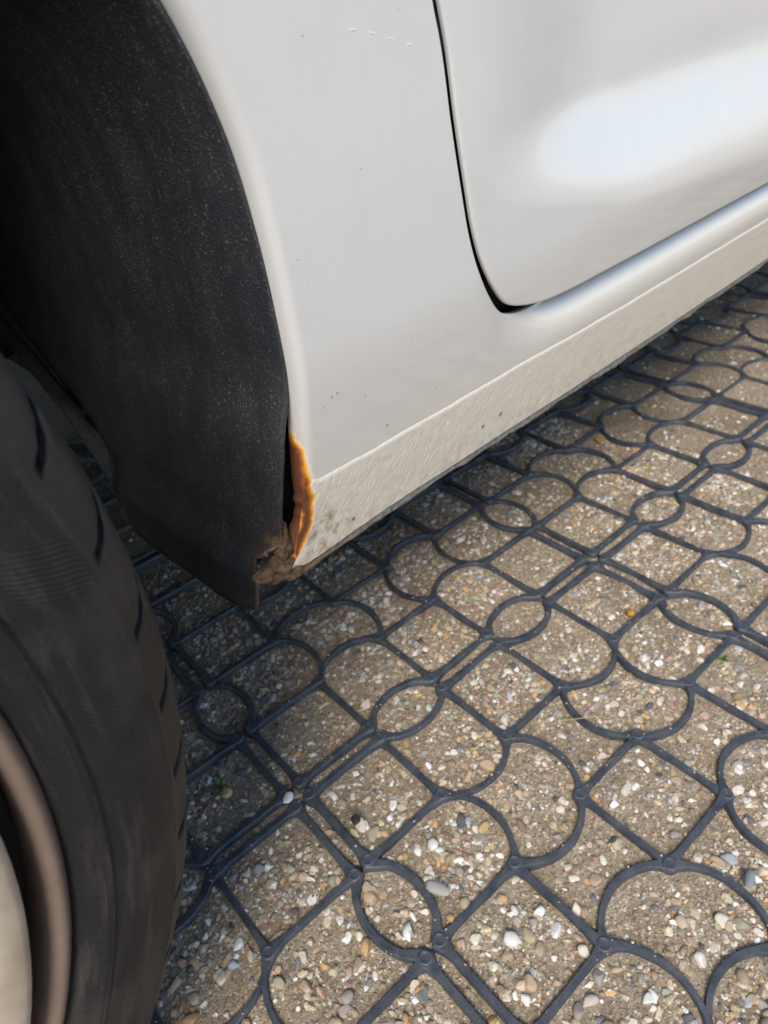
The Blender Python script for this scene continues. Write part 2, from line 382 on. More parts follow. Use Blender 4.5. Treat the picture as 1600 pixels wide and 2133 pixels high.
def orient(D, r):
    n = len(D); sc = np.stack([rng.uniform(.85, 1.35, n), rng.uniform(.65, 1.0, n), rng.uniform(.45, .8, n)], -1)*r[:, None]
    D = D*sc[:, None, :]
    a = rng.uniform(0, 2*np.pi, n); b = rng.normal(0, .28, n); c = rng.normal(0, .28, n)
    ca, sa, cb, sb, cc, sc_ = np.cos(a), np.sin(a), np.cos(b), np.sin(b), np.cos(c), np.sin(c)
    Rz = np.zeros((n, 3, 3)); Rz[:, 0, 0] = ca; Rz[:, 0, 1] = -sa; Rz[:, 1, 0] = sa; Rz[:, 1, 1] = ca; Rz[:, 2, 2] = 1
    Rx = np.zeros((n, 3, 3)); Rx[:, 0, 0] = 1; Rx[:, 1, 1] = cb; Rx[:, 1, 2] = -sb; Rx[:, 2, 1] = sb; Rx[:, 2, 2] = cb
    Ry = np.zeros((n, 3, 3)); Ry[:, 1, 1] = 1; Ry[:, 0, 0] = cc; Ry[:, 0, 2] = sc_; Ry[:, 2, 0] = -sc_; Ry[:, 2, 2] = cc
    M3 = Rz @ Rx @ Ry
    return np.einsum('nij,nvj->nvi', M3, D)
def pcolors(n):
    c = PAL[rng.choice(len(PAL), n, p=PW)]*rng.uniform(.88, 1.22, (n, 1))*(1+rng.normal(0, .02, (n, 3))); return np.clip(c, .02, .85)
batches = []
x, y, r = scatter(115000, -.22, .52, -.36, .32, .0009, .0042, 1.45); kb_ = r > .0021; batches.append((x[kb_], y[kb_], r[kb_], I2)); batches.append((x[~kb_], y[~kb_], r[~kb_], I1))
x2, y2, r2 = scatter(44000, -.22, 1.25, -.40, .62, .0014, .0042, 1.5); k = (x2 > .45) | (y2 > .30) | (y2 < -.34); batches.append((x2[k], y2[k], r2[k], I1))
n_ = 9000; x = rng.uniform(-.22, .62, n_); y = rng.uniform(-.36, .30, n_); r = rng.uniform(.0004, .0010, n_); k = onrib(x, y, r*0) & (rng.random(n_) < .45); batches.append((x[k], y[k], r[k], I1)); GRIT = len(batches)-1
Vs, Fs, Cs, off = [], [], [], 0
for bi_, (x, y, r, (IV, IF)) in enumerate(batches):
    n = len(x); D = orient(shape(IV, n), r); z = gheight(x, y)+r*rng.uniform(-.25, .25, n)
    if bi_ == GRIT: z = r*.3-.0004
    D += np.stack([x, y, z], -1)[:, None, :]
    Vs.append(D.reshape(-1, 3)); Fs.append((IF[None]+(np.arange(n)*len(IV))[:, None, None]+off).reshape(-1, 3)); off += n*len(IV)
    Cs.append(np.repeat(np.c_[pcolors(n), np.ones(n)], len(IV), 0))
me = npmesh('gravel', np.vstack(Vs), np.vstack(Fs), False); cattr(me, 'pcol', np.vstack(Cs))
tag(obj('gravel', me, M_PEB, None), 'mixed fine gravel strewn over the sand in the grid cells', 'gravel', kind='stuff')
# larger stones one by one
PM = []
for k in range(14):
    V = shape(I3[0], 1)[0]*np.array([random.uniform(.95, 1.35), random.uniform(.7, .95), random.uniform(.5, .75)]); mm = npmesh('pebble', V, I3[1]); mm.materials.append(M_PEBO); PM.append(mm)
x, y, r = scatter(7000, -.2, .62, -.34, .25, .0028, .0050, 2.6)
dist = np.hypot(x+.117, y+.271); keep = (r/(dist+.12)); sel = np.argsort(-keep)[:285]
for k in sel:
    o = obj('pebble', random.choice(PM), None, ground); o.location = (x[k], y[k], float(gheight(x[k:k+1], y[k:k+1])[0])+r[k]*.22)
    o.scale = (r[k],)*3; o.rotation_euler = (random.gauss(0, .2), random.gauss(0, .2), random.uniform(0, 6.28)); c = pcolors(1)[0]; o.color = (*c, 1)
def special(px, py, r, col, rz, sc=(1, 1, 1), z=.0):
    o = obj('pebble', PM[3], None, ground); o.location = (px, py, z); o.scale = tuple(r*s_ for s_ in sc); o.rotation_euler = (0, .1, rz); o.color = (*col, 1)
special(-.0109, .0087, .0048, (.82, .82, .80), .5, (1.1, .9, .9), .0006)
special(.2848, -.074, .0042, (.55, .27, .05), .3)
special(.0091, -.037, .0040, (.03, .028, .025), 1.2)
special(.140, -.235, .005, (.27, .29, .31), .2, (1.4, .7, .8)); special(.012, -.105, .006, (.42, .41, .38), 1.9, (1.5, .8, .7))
special(-.038, .044, .0042, (.62, .50, .25), .4); special(.020, -.155, .0052, (.80, .79, .75), 1.8)

# ================================================================== CAR
car = bpy.data.objects.new('car', None); C.objects.link(car); car.location = (0, 0, 0)
tag(car, 'silver white car with rust at the sill corner behind a black tyre', 'car')
Y0 = -.060; YFAR = 1.56
def Yside(x, z):
    d = np.maximum(0, .325-z); y = Y0+.20*d*d/(d+.035)
    y = y-.010*sstep(z, .40, .62)+.010*sstep(z, .70, .92)
    return y
def nrm2(c, toward):
    t_ = np.gradient(c, axis=0); t_ /= np.linalg.norm(t_, axis=1)[:, None]+1e-9; n_ = np.c_[-t_[:, 1], t_[:, 0]]
    s_ = np.sign(np.sum(n_*(c-toward), axis=1)); return n_*s_[:, None]
arch = [(.0010, .4382), (.0055, .4279), (.0095, .4156), (.0127, .4010), (.0145, .3853), (.0159, .3698), (.0165, .3532), (.0163, .3373), (.0155, .3121), (.0139, .2912), (.0137, .2741), (.0119, .2599), (.0119, .2489), (.0069, .2304)]
bott = [(.0021, .2235), (.0116, .2210), (.0296, .2212), (.0648, .2235), (.0979, .2230), (.1244, .2217), (.1758, .2211), (.2926, .2185), (.5138, .2178), (1.62, .214)]
gapv = [(.1086, .4285), (.1126, .4112), (.1154, .3876), (.1192, .3627), (.1226, .3435), (.1277, .3274), (.1351, .3135), (.1462, .3005), (.1586, .2940), (.1774, .2895), (.1975, .2878), (.2409, .2872), (.3163, .2866), (.4438, .2862), (.53, .286), (1.34, .284)]
# ---- quarter panel + sill: strip ruled between the arch/bottom edge and the door gap
ca = [(-.376+.44*math.cos(a), .303+.40*math.sin(a)) for a in np.radians([188, 165, 140, 115])]+[(-.376, .700), (-.250, .680), (-.150, .625), (-.080, .558), (-.026, .487)]
Oc = ca+[arch[0], arch[3], arch[5], arch[7], arch[8], arch[9], arch[11], arch[12], arch[13], bott[0], bott[1], bott[2], bott[3], bott[5], bott[6], bott[7], bott[8], (1.10, .216), bott[9]]
Ic = [(-.99, .25), (-1.0, .55), (-.98, .86), (-.70, .90), (-.45, .91), (-.12, .912), (.097, .905), (.100, .70), (.1045, .54),
      gapv[0], gapv[1], gapv[2], gapv[3], gapv[4], gapv[5], gapv[6], (.1405, .3065), gapv[7], (.152, .2968), gapv[8], gapv[9], gapv[10], gapv[11], gapv[12], (.38, .2864), gapv[14], (1.10, .2845), (1.34, .284)]
# extra long-gap station keeps the front end square
assert len(Oc) == len(Ic)
ns = [8]*7+[12]*2+[10]*(len(Oc)-10-1)+[24]
O2 = spline(Oc, ns); I2c = spline(Ic, ns)
T = len(O2)
O2 = O2-nrm2(O2, I2c)*(.0045+.0060*sstep(O2[:, 1], .226, .250))[:, None]
gap = spline(gapv, 14)
ga = np.concatenate([[0], np.cumsum(np.linalg.norm(np.diff(gap, axis=0), axis=1))])
st0 = len(ca)                                     # first station that lies on the door gap
cs = np.concatenate([[0], np.cumsum(ns)])[st0:]; ps = [ga[np.argmin(np.hypot(*(gap-np.array(q_)).T))] for q_ in Ic[st0:]]
ps = np.maximum.accumulate(ps); pa = np.interp(np.arange(cs[0], T), cs, ps)
kk = np.ones(9)/9; pa[1:-1] = np.convolve(np.pad(pa, 4, 'reflect', reflect_type='odd'), kk, 'valid')[1:-1]
I2c[cs[0]:, 0] = np.interp(pa, ga, gap[:, 0]); I2c[cs[0]:, 1] = np.interp(pa, ga, gap[:, 1])
sv = np.concatenate([np.linspace(0, .16, 14)[:-1], np.linspace(.16, .8, 22)[:-1], np.linspace(.8, 1, 18)])
XZ = O2[None]*(1-sv[:, None, None])+I2c[None]*sv[:, None, None]
tcol = np.arange(T)
I2c[:cs[0], 0] = np.minimum(I2c[:cs[0], 0], np.where(I2c[:cs[0], 1] > .56, .1000, .1086)); I2c[:cs[0], 1] = np.minimum(I2c[:cs[0], 1], .914)
XZ = O2[None]*(1-sv[:, None, None])+I2c[None]*sv[:, None, None]
shw = sstep(I2c[:, 0], .128, .225)*sstep(I2c[:, 1], .328, .298)
Pq = np.zeros((len(sv), T, 3)); Pq[..., 0] = XZ[..., 0]; Pq[..., 2] = XZ[..., 1]
Yq = Yside(XZ[..., 0], XZ[..., 1])
dg = np.linalg.norm(XZ-I2c[None], axis=-1)
zgx = np.interp(XZ[..., 0], gap[:, 0], gap[:, 1])
Yq = Yq+sstep(XZ[..., 0], .122, .225)*.0125*np.clip(1-np.maximum(zgx-XZ[..., 1], 0)/.025, 0, 1)**2.3
Pq[..., 1] = Yq
def rolled(edge, ydir_pts, inward, r, depth, n=6):
    """extra rows that roll an edge: edge (T,3); inward (T,2) unit xz direction pointing away from the panel"""
    rows = []
    for k in range(1, n+1):
        ph = k/n*math.pi/2; p_ = edge.copy(); p_[:, 0] += inward[:, 0]*r*math.sin(ph); p_[:, 2] += inward[:, 1]*r*math.sin(ph); p_[:, 1] += r*(1-math.cos(ph)); rows.append(p_)
    for dpt in (.3, 1.0):
        p_ = rows[n-1].copy(); p_[:, 1] += depth*dpt; rows.append(p_)
    return rows
nO = nrm2(O2, I2c); nI = nrm2(I2c, O2)
# ragged, eaten edge where it has rusted
zO = O2[:, 1]; xO = O2[:, 0]
rz = sstep(zO, .222, .226)*sstep(zO, .292, .270)*(np.abs(xO-.01) < .03)
jag = (vnoise(np.arange(T)*.37, np.arange(T)*0., 1.0, 11)*.0018+vnoise(np.arange(T)*.9, np.arange(T)*0., 1.0, 12)*.0012)*rz
w0 = np.clip(1-sv/.25, 0, 1)[:, None]
Pq[..., 0] += w0*(jag*nO[:, 0])[None]; Pq[..., 2] += w0*(jag*nO[:, 1])[None]
ro = []
for a_, b_ in ((.0012, .0001), (.0024, .0006), (.0038, .0017), (.0050, .0032), (.0057, .0050), (.0059, .0062), (.0057, .0085)):
    p_ = Pq[0].copy(); p_[:, 0] += nO[:, 0]*a_; p_[:, 2] += nO[:, 1]*a_; p_[:, 1] += b_; ro.append(p_)
ri = rolled(Pq[-1].copy(), None, nI, .0009, .0025, 4)
FULL = np.concatenate([np.stack(ro[::-1]), Pq, np.stack(ri)], 0)
me = gridmesh('quarter_panel', FULL, flip=True)
co = FULL.reshape(-1, 3)
# distance to the arch edge near the rust
E = np.c_[O2[:, 0]+(jag+.0059)*nO[:, 0], O2[:, 1]+(jag+.0059)*nO[:, 1]]; selE = (np.abs(E[:, 0]-.0) < .03) & (E[:, 1] < .33) & (E[:, 1] > .215) & (np.arange(T) <= np.sum(ns[:len(ca)+9])); Es = E[selE]
def rustval(c, lip=None):
    out = np.zeros(len(c)); k = (c[:, 0] < .06) & (c[:, 0] > -.03) & (c[:, 2] < .33)
    if k.any():
        d_ = np.min(np.hypot(c[k][:, None, 0]-Es[None, :, 0], c[k][:, None, 2]-Es[None, :, 1]), axis=1)
        z_ = c[k][:, 2]; wob = 1+.9*vnoise(z_, z_*0, 170, 61)
        W_ = (.0034+.0016*np.exp(-((z_-.264)/.006)**2))*wob*np.clip(sstep(z_, .296, .280), .02, 1)
        leftish = sstep(c[k][:, 0], .036, .022)
        out[k] = np.clip(1-.72*d_/W_, 0, 1)*leftish*sstep(z_, .300, .282)
    return out
def dirtval(c):
    lw = sstep(c[:, 2], .250, .222)*.38+1.1*np.exp(-(((c[:, 0]-.026)/.014)**2+((c[:, 2]-.237)/.012)**2))
    return np.clip(lw*sstep(c[:, 0], .7, .05), 0, 1)
lipm = np.zeros(FULL.shape[:2], bool); lipm[:len(ro)] = True
vattr(me, 'rust', rustval(co, lipm.ravel())); vattr(me, 'dirt', dirtval(co)*.6)
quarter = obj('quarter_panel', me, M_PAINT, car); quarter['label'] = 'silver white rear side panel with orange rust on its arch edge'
# ---- textured stone guard coating on the lower sill
ct = [(.0185, .2712), (.0230, .2684), (.0310, .2667), (.0606, .2657), (.0832, .2652), (.1173, .2642), (.1642, .2637), (.2704, .2606), (.4731, .2598), (1.62, .256)]
cb_ = [(.0075, .2262), (.0110, .2232), (.0200, .2222), (.0500, .2232), (.0790, .2236), (.1100, .2228), (.1600, .2218), (.2700, .2194), (.4850, .2183), (1.62, .2145)]
nsc = [10, 14, 26, 22, 26, 30, 40, 40, 30]
CT = spline(ct, nsc); CB = spline(cb_, nsc)
sv2 = np.concatenate([np.linspace(0, .06, 5)[:-1], np.linspace(.06, 1, 26)])
XZc = CT[None]*(1-sv2[:, None, None])+CB[None]*sv2[:, None, None]
th = .0008*np.clip(sv2/.045, 0, 1)**.6
colr = sstep(np.arange(len(CT)), 0, 14)
Pc = np.zeros((len(sv2), len(CT), 3)); Pc[..., 0] = XZc[..., 0]; Pc[..., 2] = XZc[..., 1]
wrk = .0003*vnoise(XZc[..., 0]*.8+XZc[..., 1]*.8, XZc[..., 1]*.45-XZc[..., 0]*.25, 420, 21)
Pc[..., 1] = Yside(XZc[..., 0], XZc[..., 1])-(th[:, None]*colr[None]+.0002)-wrk*np.clip(sv2/.1, 0, 1)[:, None]
edge_ = .0006*vnoise(XZc[..., 0], XZc[..., 0]*0, 90, 5)*np.clip(1-sv2/.3, 0, 1)[:, None]; Pc[..., 2] += edge_
me = gridmesh('stone_guard_coating', Pc); c_ = Pc.reshape(-1, 3); vattr(me, 'rust', rustval(c_)); vattr(me, 'dirt', dirtval(c_))
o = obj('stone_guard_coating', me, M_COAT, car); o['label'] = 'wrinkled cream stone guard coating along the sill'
# ---- grey seam (pinch weld) under the sill
n = 160; xsn = np.concatenate([np.linspace(.004, .55, 130), np.linspace(.56, 1.62, 30)]); bz = np.interp(xsn, [b[0] for b in bott], [b[1] for b in bott])
rag = .0022*vnoise(xsn, xsn*0, 60, 31)+.0012*vnoise(xsn, xsn*0, 240, 32)
secs = [(.004, .001), (-.0010, -.0005), (-.0012, -.0045), (.0015, -.0065), (.006, -.0060), (.012, .0)]
yb = Yside(xsn, bz)
Ps = np.zeros((len(secs), n, 3))
for k, (dy, dz) in enumerate(secs): Ps[k, :, 0] = xsn; Ps[k, :, 1] = yb+.002+dy; Ps[k, :, 2] = bz+dz+(rag if k in (2, 3) else 0)-.0005
obj('sill_seam', gridmesh('sill_seam', Ps), M_SEAM, car)
# ---- door
gn = np.gradient(gap, axis=0); gn /= np.linalg.norm(gn, axis=1)[:, None]; gn = np.c_[-gn[:, 1], gn[:, 0]]
gn *= np.sign(gn[:, :1]*1+gn[:, 1:]*1+1e-9)
GAPW = .0064
lift = sstep(gap[:, 0], .14, .20)*.0004
do = gap+gn*(GAPW-.0014*sstep(gap[:, 0], .15, .22))[:, None]; do[:, 1] += lift
kb = np.argmax(do[:, 0] > .205)          # bottom row begins here
left = do[:kb+1][::-1]                    # from bottom row up
left = np.maximum.accumulate(left[:, 1]) if False else left
zr = left[:, 1].copy()
for k in range(1, len(zr)): zr[k] = max(zr[k], zr[k-1]+1e-5)
xl = left[:, 0]
zrow = np.concatenate([zr, np.linspace(zr[-1], .62, 40)[1:], np.linspace(.62, .90, 10)[1:]])
xlr = np.concatenate([xl, xl[-1]-.02*sstep(np.linspace(zr[-1], .62, 40)[1:], .42, .9), np.full(9, xl[-1]-.004)])
XD = 1.33
gu = np.concatenate([np.linspace(0, .40, 170), np.linspace(.40, 1, 40)[1:]])
Xd = xlr[:, None]+(XD-xlr[:, None])*gu[None]; Zd = np.repeat(zrow[:, None], len(gu), 1)
bz_ = np.interp(Xd[0], do[kb:, 0], do[kb:, 1]); Zd += (bz_-bz_[0])[None]*sstep(zrow, .36, .29)[:, None]
def Ydoor(x, z):
    y = Yside(x, z)+.0008
    zb0 = np.interp(x, [.15, .20, .26, .44, .7, 1.33], [.344, .333, .320, .303, .300, .300]); zb1 = np.interp(x, [.15, .2, .26, .44, .7, 1.33], [.384, .388, .388, .394, .40, .40])
    fx = sstep(x, .130, .245)
    y = y+.0150*fx*sstep(z, zb0+.003, zb1-.004)
    y = y-.018*sstep(z, .43, .80)*fx
    y = y+fx*(.0004*vnoise(x, z*3.2, 14, 81)+.00022*vnoise(x*4+z*8, z*75, 1.0, 82))
    return y
Pd = np.stack([Xd, Ydoor(Xd, Zd), Zd], -1)
chain = np.concatenate([Pd[0, ::-1], Pd[1:, 0]], 0)
c2 = np.c_[chain[:, 0], chain[:, 2]]; tn = np.gradient(c2, axis=0); tn /= np.linalg.norm(tn, axis=1)[:, None]; nn = np.c_[tn[:, 1], -tn[:, 0]]
nn *= np.sign(np.sum(nn*np.array([[-1, -1]]), axis=1))[:, None]
k_ = np.ones(9)/9; nn = np.c_[np.convolve(np.pad(nn[:, 0], 4, 'edge'), k_, 'valid'), np.convolve(np.pad(nn[:, 1], 4, 'edge'), k_, 'valid')]
fl = np.stack([chain]+rolled(chain, None, nn, .0012, .0010, 4), 0)
me1 = gridmesh('door', Pd); V1 = Pd.reshape(-1, 3); r1, c1_ = Pd.shape[:2]; I_ = np.arange(r1*c1_).reshape(r1, c1_)
Q1 = np.stack([I_[:-1, :-1], I_[:-1, 1:], I_[1:, 1:], I_[1:, :-1]], -1).reshape(-1, 4)
J_ = np.arange(fl.shape[0]*fl.shape[1]).reshape(fl.shape[:2])
# share the chain vertices so that the edge shades as one surface
ch_idx = np.concatenate([I_[0, ::-1], I_[1:, 0]])
base_n = len(V1); J2 = np.vstack([ch_idx, base_n+np.arange((fl.shape[0]-1)*fl.shape[1]).reshape(fl.shape[0]-1, -1)])
Q2 = np.stack([J2[:-1, :-1], J2[1:, :-1], J2[1:, 1:], J2[:-1, 1:]], -1).reshape(-1, 4)
bpy.data.meshes.remove(me1)
me = npmesh('door', np.vstack([V1, fl[1:].reshape(-1, 3)]), np.vstack([Q1, Q2[:, ::-1]]))
co = np.vstack([V1, fl[1:].reshape(-1, 3)]); vattr(me, 'rust', np.zeros(len(co))); vattr(me, 'dirt', np.zeros(len(co)))
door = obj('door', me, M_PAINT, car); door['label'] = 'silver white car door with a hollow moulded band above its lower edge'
# dark seal deep inside the gap
gs = np.stack([np.c_[gap[:, 0]-gn[:, 0]*.010, np.full(len(gap), Y0+.026), gap[:, 1]-gn[:, 1]*.010], np.c_[gap[:, 0]+gn[:, 0]*.014, np.full(len(gap), Y0+.026), gap[:, 1]+gn[:, 1]*.014]], 0)
obj('door_seal', gridmesh('door_seal', gs), M_TRIM, door)
hb = boxmesh('door_handle', 0.20, .38, Y0-.045, Y0-.012, .80, .825, .008); obj('door_handle', hb, M_PAINT, door)
# ---- wheel arch liner
def liner():
    zs_ = []; rows = []
    prof = [(-.30, .655), (-.20, .63), (-.12, .585), (-.06, .53), (-.022, .475)]+[(x_, z_) for x_, z_ in arch[:-1]][0:1]
    pts = spline(prof, 8); cur = np.vstack([pts, spline(arch[:12], 6)[1:]])
    cur = np.vstack([cur, [(.0105, .250), (.006, .240), (.0015, .232), (-.003, .226)]])
    cur[:, 0] += .0040+.0042*sstep(cur[:, 1], .292, .325); cur[:, 0] -= .0030+.0060*sstep(cur[:, 1], .31, .27)*sstep(cur[:, 1], .236, .25)
    ysn = np.concatenate([np.array([.0, .0008, .003, .007, .011, .014, .0165, .0185, .020, .0215, .023, .025, .028, .031, .035]), np.linspace(.040, .30, 44)])
    P_ = np.zeros((len(cur), len(ysn), 3))
    for j, yy in enumerate(ysn):
        bow = .010*math.sin(min(yy/.30, 1)*math.pi)
        P_[:, j, 0] = cur[:, 0]-(1-math.exp(-yy/.012))*.006-bow*.5-.0015*np.sin(cur[:, 1]*38+yy*9)*(yy > .01)
        P_[:, j, 1] = Y0+.006+yy
        P_[:, j, 2] = cur[:, 1]
    P_[:, :, 1] += (.22*np.maximum(0, .285-P_[:, :, 2]))*np.exp(-np.maximum(P_[:, :, 1]-Y0, 0)/.05)
    return P_
Pl = liner()
# the lower edge dips inwards and a loose flap hangs from it
yy = Pl[-1][:, 1]-Y0-.006
fz = np.interp(yy, [.0, .010, .0185, .0205, .024, .06, .09, .12, .138, .150, .19, .245, .30], [.240, .238, .234, .214, .2010, .2003, .1998, .1985, .199, .226, .261, .284, .30])
fz = fz+.0012*vnoise(yy, yy*0, 120, 71)
Pl[..., 2] = np.maximum(Pl[..., 2], np.where(fz > .226, fz, 0)[None])
low = Pl[-1].copy()
rowsx = []
for k, t in enumerate(np.linspace(0, 1, 7)[1:]):
    rr_ = low.copy(); rr_[:, 2] = low[:, 2]*(1-t)+np.minimum(fz, low[:, 2]-.0002)*t; rr_[:, 0] = low[:, 0]-.003*t*sstep(yy, .02, .04); rowsx.append(rr_)
Pl = np.concatenate([Pl, np.stack(rowsx)], 0)
me = gridmesh('wheel_arch_liner', Pl, flip=False); c_ = Pl.reshape(-1, 3)
vattr(me, 'mud', np.clip(sstep(c_[:, 2], .256, .232)*sstep(c_[:, 1], Y0+.030, Y0+.012)*1.0+.25*sstep(c_[:, 2], .214, .200), 0, 1))
ln = obj('wheel_arch_liner', me, M_LINER, car); sm = ln.modifiers.new('thick', 'SOLIDIFY'); sm.thickness = .0022; sm.offset = 1
# loose lower flap of the liner
fp = [(-.062, .238), (-.050, .222), (-.026, .208), (-.010, .196), (.000, .186), (.003, .1815), (.002, .195), (-.004, .214), (-.016, .226), (-.032, .238), (-.046, .244)]
V = [(-.0075, y, z) for y, z in fp]+[(-.0045, y, z) for y, z in fp]; k = len(fp)
F = [tuple(range(k)), tuple(range(2*k-1, k-1, -1))]+[(i, (i+1) % k, k+(i+1) % k, k+i) for i in range(k)]
# ---- packed mud and rust flakes in the corner
def blob(name, cx, cy, cz, sx, sy, sz, seed, mat, amp=.35):
    V, F = ico(3) if True else I2; r = np.random.default_rng(seed)
    V = V*np.array([sx, sy, sz]); d = 1+amp*(vnoise(V[:, 0]*300+seed, V[:, 1]*300+V[:, 2]*210, 1.0, seed)+.6*vnoise(V[:, 0]*800, V[:, 2]*800+V[:, 1]*500, 1.0, seed+1))
    me = npmesh(name, V*d[:, None]+np.array([cx, cy, cz]), F); return obj(name, me, mat, car)
blob('packed_mud', .0060, Y0+.019, .2400, .0050, .005, .0135, 3, M_MUD, .5)
blob('packed_mud', .0030, Y0+.0185, .2275, .0060, .005, .0055, 5, M_MUD, .6)
blob('packed_mud', .0050, Y0+.0185, .2215, .0085, .0050, .0032, 15, M_MUD, .7)
blob('rust_flake', -.0045, Y0+.021, .2245, .0060, .004, .0035, 8, M_MUD, .8)
# ---- tar and stone chips stuck on the paint
def fleck(x, z, a, b, ang, mat=M_CHIP):
    n = 9; V = [(0, -.00035, 0)]; 
    for k in range(n):
        t = 2*math.pi*k/n; rr = random.uniform(.75, 1.2); dx, dz = a*rr*math.cos(t), b*rr*math.sin(t); V.append((dx*math.cos(ang)-dz*math.sin(ang), .0004, dx*math.sin(ang)+dz*math.cos(ang)))
    F = [(0, 1+(k+1) % n, 1+k) for k in range(n)]
    o = obj('stone_chip', mesh('stone_chip', V, F), mat, quarter); o.location = (x, float(Yside(np.array(x), np.array(z)))-(.0016 if z < .262 else 0), z)
for x_, z_, a_, b_, t_ in ((.0364, .3033, .0016, .0006, .9), (.0394, .3037, .0012, .0005, 1.0), (.0319, .3003, .0006, .0005, 0), (.0662, .3826, .0005, .0004, 0), (.0312, .3603, .0007, .0003, 0),
                           (.0487, .4247, .0005, .0005, 0), (.0546, .2954, .0010, .0002, .5), (.045, .318, .0004, .0003, 0), (.07, .345, .0004, .0003, 0), (.083, .31, .0005, .0003, .4)): fleck(x_, z_, a_, b_, t_)
for x_, z_, a_, b_, t_ in ((.0676, .2741, .0016, .0006, .6), (.1397, .2369, .0012, .0007, .6), (.1549, .2377, .0016, .0006, .4), (.0438, .2315, .0012, .0006, .2), (.10, .279, .0008, .0003, .4)): fleck(x_, z_, a_, b_, t_, M_MUD)
M_SCR = plain('bare_scratch', (.88, .88, .86), .5)
for x_, z_, t_, a_ in ((.070, .4240, -.12, .0045), (.0785, .4222, -.28, .0040), (.087, .4196, -.30, .0042), (.0965, .4168, -.26, .0042)): fleck(x_, z_, a_, .00042, t_, M_SCR)
# ---- wheels
def tyre_prof():
    return [(.2505, -.100), (.2545, -.110), (.2575, -.1145), (.262, -.1175), (.2645, -.1195), (.2665, -.1195), (.268, -.1182), (.275, -.1195), (.282, -.1180), (.2885, -.1145), (.2905, -.1142), (.2915, -.1128), (.2925, -.1115), (.2965, -.1085), (.3005, -.1035), (.3040, -.0960), (.3060, -.0870), (.3072, -.0760),
            (.3078, -.060), (.3080, -.050), (.2995, -.0485), (.2995, -.0415), (.3080, -.040), (.3082, -.012), (.3000, -.010), (.3000, .000), (.3082, .002), (.3078, .040), (.3060, .060), (.3030, .070), (.296, .080), (.280, .085), (.2505, .078)]
def tyre_mesh():
    fr = np.array([0, .05, .066, .074, .10, .25, .5, .75, .90, .926, .934, .95]); nv = np.array([1, 1, .9, .08, 0, 0, 0, 0, 0, .08, .9, 1.])
    a = ((np.arange(64)[:, None]+fr[None])/64*2*np.pi).ravel(); notch = np.tile(nv, 64); seg = len(a)
    pr = np.array(tyre_prof()); P_ = np.zeros((len(pr), seg, 3))
    R_ = np.repeat(pr[:, :1], seg, 1); Yv = np.repeat(pr[:, 1:2], seg, 1)
    prow = sstep(pr[:, 0], .2930, .3000)*(pr[:, 1] < -.03)*np.where(pr[:, 1] > -.055, .5, 1)
    shift = np.where(pr[:, 1] < -.03, (pr[:, 1]+.1)*2.2, 0)       # grooves sweep across the tread
    R_ -= .0045*prow[:, None]*notch[None]; Yv += .0040*(prow*(pr[:, 1] < -.09))[:, None]*notch[None]
    Aa = a[None]+shift[:, None]
    P_[..., 0] = R_*np.cos(Aa); P_[..., 2] = R_*np.sin(Aa); P_[..., 1] = Yv
    # flatten where it bears on the ground
    P_[..., 2] = np.maximum(P_[..., 2], -WZ+.001)
    me_ = gridmesh('tyre', P_, closed=True); me_.set_sharp_from_angle(angle=rad(38)); return me_
RIMP = [(.2488, -.060), (.2488, -.1060), (.2496, -.1115), (.2516, -.1158), (.2540, -.1156), (.2560, -.1125), (.2565, -.1075), (.2560, -.100), (.2500, -.092), (.235, -.07), (.235, .04), (.2515, .07)]
CAPP = [(.2425, -.100), (.2430, -.1150), (.2422, -.1178), (.2400, -.1192), (.2330, -.1196), (.2310, -.1186), (.2290, -.1170), (.2200, -.1160), (.2150, -.1140), (.2120, -.1105), (.195, -.1065), (.165, -.1060), (.150, -.1085), (.120, -.1110), (.080, -.1110), (.070, -.1160), (.045, -.1180), (.0005, -.1180)]
tm = tyre_mesh(); rm_ = lathe('wheel', RIMP, 0, 0, 160); cm = lathe('wheel_cover', CAPP, 0, 0, 160)
dk = lathe('brake_drum', [(.2488, -.095), (.2380, -.095), (.2380, -.060), (.0005, -.055)], 0, 0, 48)
slot = boxmesh('cooling_slot', -.020, .020, -.1085, -.1040, -.012, .012, .005)
def wheel(x, ydir):
    o = obj('wheel', rm_, M_RIM, car); o.location = (x, 0, WZ)
    if ydir < 0: o.location = (x, 1.50, WZ); o.rotation_euler = (0, 0, math.pi)
    t = obj('tyre', tm, M_TYRE, o); c = obj('wheel_cover', cm, M_CAP, o)
    obj('brake_drum', dk, M_DARK, o)
    for k in range(8):
        s = obj('cooling_slot', slot, M_DARK, o); a = k*math.pi/4+.3; s.location = (.18*math.cos(a), -.0005, .18*math.sin(a)); s.rotation_euler = (0, -a+math.pi/2, 0)
    return o
wheel(WX, 1)['label'] = 'rear wheel with black low profile tyre and beige cover'
wheel(WX, -1); wheel(2.10, 1); wheel(2.10, -1)
aa = np.radians(np.linspace(96, 196, 30)); yl = np.linspace(Y0+.012, Y0+.31, 8)
Pb = np.zeros((30, 8, 3)); Pb[..., 0] = (WX+.425*np.cos(aa))[:, None]; Pb[..., 2] = (.303+.385*np.sin(aa))[:, None]; Pb[..., 1] = yl[None]
me = gridmesh('wheel_arch_liner', Pb); vattr(me, 'mud', np.zeros(240)); obj('wheel_arch_liner', me, M_LINER, car)
